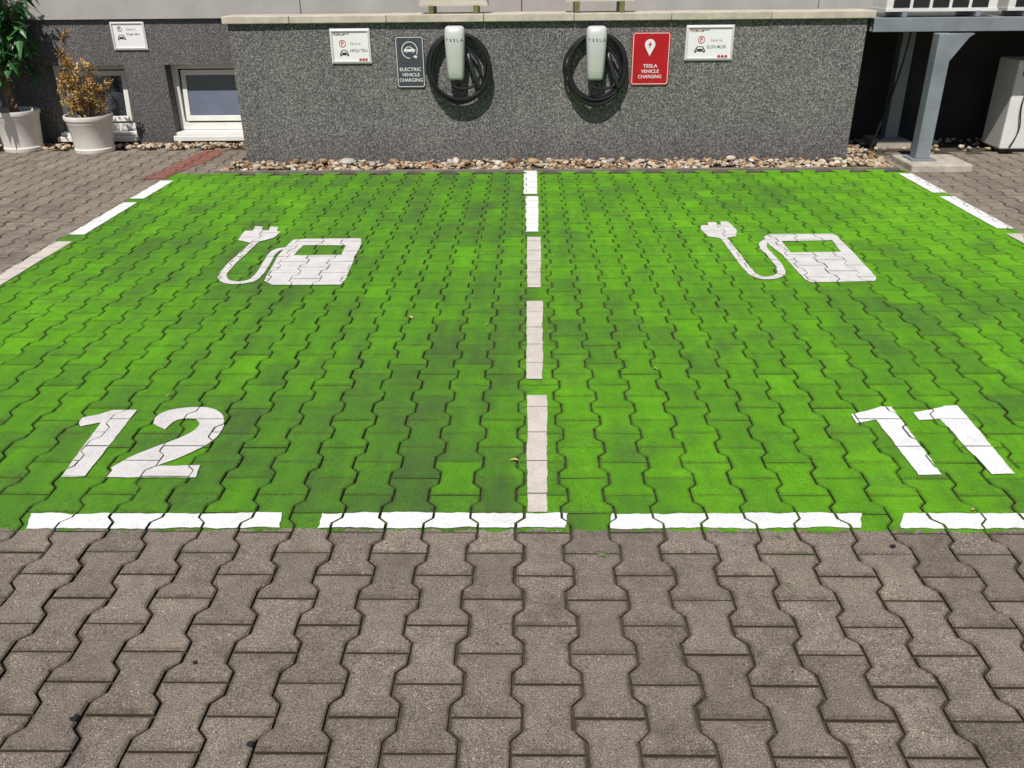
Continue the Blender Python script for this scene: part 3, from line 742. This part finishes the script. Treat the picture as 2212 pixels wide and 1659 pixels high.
for (pa, pb, lb) in ((905, 1052, 'beige outdoor unit on olive feet above the charger at left'), (1222, 1370, 'beige outdoor unit on olive feet above the charger beside the red sign')):
    xa = WP(pa, 10, YW)[0]; xb = WP(pb, 10, YW)[0]
    aircon('outdoor_unit', lb, (xa+xb)/2, YW+.03, ZC1+.002, xb-xa, .26, .5, beige_metal, olive_m, 'beige outdoor units on the coping', fh=.062 if pa < 1000 else .085)

# ------------------------------------------------------------------ steel platform at right
DY = YW - .06; DX0 = XWR + .03; DX1 = DX0 + 2.5
dz1 = WP(2040, 38, DY)[1]; dz0 = WP(2040, 68, DY)[1]
st = thing('steel_platform', 'blue grey steel platform on square posts right of the charging wall', 'platform', (DX0+1.2, DY, 0))
MB().box(DX0, DX1, DY+.06, YB-.035, dz1-.02, dz1-.002).build('deck', steel_m, st)
fb = MB(); prof_ = [(DY, dz1), (DY+.07, dz1), (DY+.07, dz1-.012), (DY+.012, dz1-.012), (DY+.012, dz0+.012), (DY+.07, dz0+.012), (DY+.07, dz0), (DY, dz0)]
fb.add([(DX0, y, z) for y, z in prof_] + [(DX1, y, z) for y, z in prof_], [tuple(range(8)), tuple(range(15, 7, -1))] + [(i, (i+1) % 8, 8+(i+1) % 8, 8+i) for i in range(8)])
fb.build('front_beam', steel_m, st, bevel=.003)
MB().box(DX0, DX0+.06, DY+.072, YB-.035, dz0, dz1-.021).build('side_beam', steel_m, st, bevel=.003)
MB().box(DX1-.06, DX1, DY+.072, YB-.035, dz0, dz1-.021).build('side_beam', steel_m, st, bevel=.003)
lp = G(1992, 345, .06); hw = .058
posts = [(lp.x, lp.y+hw), (lp.x+1.55, lp.y+hw), (WP(1925, 296, YB-.28)[0], YB-.22), (lp.x+1.55, YB-.22)]
pads = []
for n, (px_, py_) in enumerate(posts):
    zb_ = .055
    MB().box(px_-hw, px_+hw, py_-hw, py_+hw, zb_+.012, dz0-.001).build('leg', steel_m, st, bevel=.005)
    MB().box(px_-.10, px_+.10, py_-.10, py_+.10, zb_, zb_+.012).build('base_plate', steel_m, st)
    if n < 2:
        MB().prism([(px_+hw, dz0-.002), (px_+hw+.17, dz0-.002), (px_+hw+.13, dz0-.03), (px_+hw, dz0-.22)], py_-.03, py_+.03).build('brace', steel_m, st)
    pads.append((px_, py_))
lbp = ['pale concrete pad under the front steel post beside the right bay corner', 'concrete pad under the far right steel post', 'concrete pad in shade under the rear steel post', 'concrete pad under the far right rear post']
for n, (px_, py_) in enumerate(pads):
    a = .16
    tag(MB().box(px_-.15 if n == 0 else px_-a, px_+.34 if n == 0 else px_+a, py_-.24 if n == 0 else py_-a, py_+.2, -.02, .054).build('concrete_pad', concrete_m, bevel=.012), lbp[n], 'concrete pad')
for k, (pa, pb) in enumerate(((1915, 2155), (2178, 2420))):
    xa = WP(pa, 15, DY+.1)[0]; xb = WP(pb, 15, DY+.1)[0]
    aircon('air_conditioner', ('white outdoor air conditioner on the steel platform, next to the wall end', 'white outdoor air conditioner on the steel platform, at the right photo edge')[k],
           (xa+xb)/2, DY+.10, dz1+.001, xb-xa, .33, .7, white_metal, steel_m, 'white outdoor units on the steel platform', fh=.045, slots=True)
hc = WP(1968, 72, DY+.5)[0]
tag(MB().tube(bez([(hc, DY+.5, dz0), (hc-.02, DY+.5, .6), (hc-.12, DY+.5, .25), (hc-.2, DY+.45, .012)], 20), .008, 6).build('hanging_cable', black_m, smooth=True), 'black cable hanging from the steel platform down to the ground', 'cable')

# white cabinet at right edge
cb = G(2156, 330)
cz = WP(2195, 130, cb.y)[1]
cab = thing('white_cabinet', 'white cabinet with round dark opening standing at the right photo edge', 'cabinet', (cb.x+.24, cb.y+.2, 0))
MB().box(cb.x, cb.x+.42, cb.y, cb.y+.34, .03, cz).build('casing', white_metal, cab, bevel=.012)
MB().box(cb.x+.02, cb.x+.40, cb.y+.02, cb.y+.32, .0, .03).build('base', blackp_m, cab)
MB().prism(circ(cb.x+.10, cz-.10, .05, 24), cb.y-.004, cb.y+.01).build('round_opening', blackp_m, cab)
MB().tube(bez([(cb.x+.14, cb.y-.012, cz-.14), (cb.x+.02, cb.y-.02, cz-.5), (cb.x+.20, cb.y-.03, .3), (cb.x+.07, cb.y-.02, .05)], 18), .006, 6).build('power_cord', black_m, cab, smooth=True)

# ------------------------------------------------------------------ potted plants
def pot(parent, cx, cy, r, h):
    MB().lathe(cx, cy, [(0, .002), (r*.80, .002), (r*.825, .02), (r*.83, .040), (r*.79, .046), (r*.90, h-.075), (r*.92, h-.07), (r*.925, h-.045), (r*.97, h-.04), (r, h-.02), (r*.985, h), (r*.92, h), (r*.90, h-.04), (r*.88, h-.05)], 48).build('pot', pot_m, parent, smooth=True)
    MB().lathe(cx, cy, [(0, h-.045), (r*.5, h-.038), (r*.895, h-.048)], 32).build('soil', pot_soil_m, parent, smooth=True)
def leafquad(mb, p, d, L, wd, tone, droop=.3):
    d = Vector(d).normalized(); side = d.cross(Vector((ru(-.4, .4), ru(-.4, .4), 1))).normalized(); p = Vector(p)
    m = p + d*L*.5; e = p + d*L + Vector((0, 0, -droop*L))
    nn = d.cross(side).normalized()
    mb.add([p, m + side*wd/2 + nn*wd*.12, e, m - side*wd/2 + nn*wd*.12, m], [(0, 4, 1), (0, 3, 4), (4, 2, 1), (4, 3, 2)], tone)
g2 = G(191, 334); R2 = .215; g2.y += R2*.72; H2 = .335
t2 = thing('potted_plant', 'dried golden conifer in a white pot before the basement window', 'potted plant', (g2.x, g2.y, 0), 'white potted plants')
pot(t2, g2.x, g2.y, R2, H2)
tw = MB(); fo = MB()
# a few separate upright leaders, each with its own uneven tufts
leads = [(-.10, .02, .70, 1), (-.04, -.05, .52, .9), (.08, .0, .44, .9), (.16, -.03, .36, .9), (-.17, -.02, .36, .9), (-.14, .06, .50, .8), (.05, .08, .38, .9), (.21, .03, .27, .8), (-.21, .03, .22, .8), (.02, -.12, .32, .9)]
for lx, ly, lh, lw in leads:
    base = Vector((g2.x + lx*.15, g2.y + ly*.15, H2-.05)); tip = Vector((g2.x + lx, g2.y + ly, H2 + lh))
    mid_ = base.lerp(tip, .5) + Vector((lx*.28, ly*.28, -.02))
    cv = bez([base, mid_, tip], 12)
    tw.tube(cv, [.008-.0005*i for i in range(13)], 5)
    for j in range(10):
        s0 = ru(.22, 1.0); c = cv[min(12, int(s0*12))]
        a = rnd()*2*PI; L = ru(.03, .11)*lw*(1.2-.5*s0)
        e = c + Vector((math.cos(a)*L, math.sin(a)*L, ru(.0, .08)))
        tw.tube([c, c.lerp(e, .5), e], [.004, .003, .0015], 4)
        tn = ru(.05, .9)
        for k in range(26):
            p = c.lerp(e, ru(.2, 1.1)) + Vector((random.gauss(0, .014), random.gauss(0, .014), random.gauss(0, .016)))
            d = Vector((math.cos(a)*.6 + ru(-.6, .6), math.sin(a)*.6 + ru(-.6, .6), ru(-.1, 1.2)))
            leafquad(fo, p, d, ru(.022, .046), ru(.010, .020), min(1, max(0, tn + ru(-.25, .25))), ru(-.1, .4))
tw.build('twigs', dead_m, t2, smooth=True); fo.build('foliage', leaf_gold, t2, fix=False)

g1 = G(36, 331); R1 = .210; g1.y += R1*.72; H1 = .37
t1 = thing('potted_plant', 'green leafy plant with braided trunk in a white pot at left edge', 'potted plant', (g1.x, g1.y, 0), 'white potted plants')
pot(t1, g1.x, g1.y, R1, H1)
tr = MB()
for k in range(3):
    pp = []
    for i in range(26):
        u = i/25; a = 2*PI*(k/3 + u*2.2); r_ = .026*(1-.3*u)+.012*(u < .08)
        pp.append((g1.x - .06*u + r_*math.cos(a), g1.y + r_*math.sin(a), H1-.06 + u*.55))
    tr.tube(pp, [.022-.008*i/25 for i in range(26)], 8)
top_ = Vector((g1.x-.06, g1.y, H1+.40)); ends = []
for k in range(30):
    a = rnd()*2*PI; L = ru(.22, .48)
    tip = top_ + Vector((math.cos(a)*L*.9, math.sin(a)*L*.6, ru(-.24, .95)))
    tr.tube(bez([top_, top_.lerp(tip, .5)+Vector((0, 0, .12)), tip], 8), [.010-.0008*i for i in range(9)], 6); ends.append((top_, tip))
tr.build('trunk', bark_m, t1, smooth=True)
lf = MB()
for (a_, tip) in ends:
    for k in range(24):
        s_ = ru(.3, 1.05); p = a_.lerp(tip, s_) + Vector((random.gauss(0, .05), random.gauss(0, .05), .12*(1-abs(2*s_-1)) + random.gauss(0, .05)))
        ang_ = rnd()*2*PI
        leafquad(lf, p, (math.cos(ang_), math.sin(ang_), ru(-1.6, .1)), ru(.10, .17), ru(.045, .07), rnd(), ru(.1, .5))
lf.build('foliage', leaf_green, t1, fix=False)

# ------------------------------------------------------------------ fallen leaves
for px, py, sz, lb in ((887, 688, .017, 'dry yellow leaf on the left bay, right of the pump symbol'), (366, 857, .010, 'dry leaf on the left bay just above the number 12'),
                       (1111, 997, .014, 'dry orange leaf beside the longest centre line dash'), (1415, 800, .010, 'small dry leaf on the right bay, right of the centre line'),
                       (1052, 703, .010, 'dry leaf left of the second centre line dash from the front'), (2102, 1105, .008, 'dry leaf just above the front line at right')):
    c = G(px, py); mb = MB(); a = rnd()*PI
    n = 8; vs = [(0, 0, .006)]
    for k in range(n):
        th = 2*PI*k/n; rx, ry = sz*(.9 + .25*rnd()), sz*.5
        x, y = rx*math.cos(th), ry*math.sin(th)
        vs.append((x*math.cos(a)-y*math.sin(a), x*math.sin(a)+y*math.cos(a), .004 + .006*abs(math.sin(th)) + .003*rnd()))
    mb.add([(c.x+x, c.y+y, z) for x, y, z in vs], [(0, k+1, (k+1) % n + 1) for k in range(n)])
    tag(mb.build('fallen_leaf', dryleaf_m, fix=False), lb, 'leaf')

# ------------------------------------------------------------------ light
S = Vector((-.13, -.52, .84)).normalized()
sd = bpy.data.lights.new('sun', 'SUN'); sd.energy = 4.75; sd.angle = math.radians(.5); sd.color = (1, .955, .89)
so = bpy.data.objects.new('sun', sd); C.objects.link(so); so.rotation_euler = S.to_track_quat('Z', 'Y').to_euler(); so.location = (0, -5, 10)
w = bpy.data.worlds.new('World'); bpy.context.scene.world = w; w.use_nodes = True; nt = w.node_tree
sk = nt.nodes.new('ShaderNodeTexSky'); sk.sky_type = 'NISHITA'; sk.sun_disc = False
sk.sun_elevation = math.asin(S.z); sk.sun_rotation = math.atan2(S.x, S.y) % (2*PI)
bg = nt.nodes['Background']; nt.links.new(sk.outputs[0], bg.inputs[0]); bg.inputs[1].default_value = .06
vs = bpy.context.scene.view_settings; vs.view_transform = 'Standard'; vs.look = 'None'; vs.exposure = 0
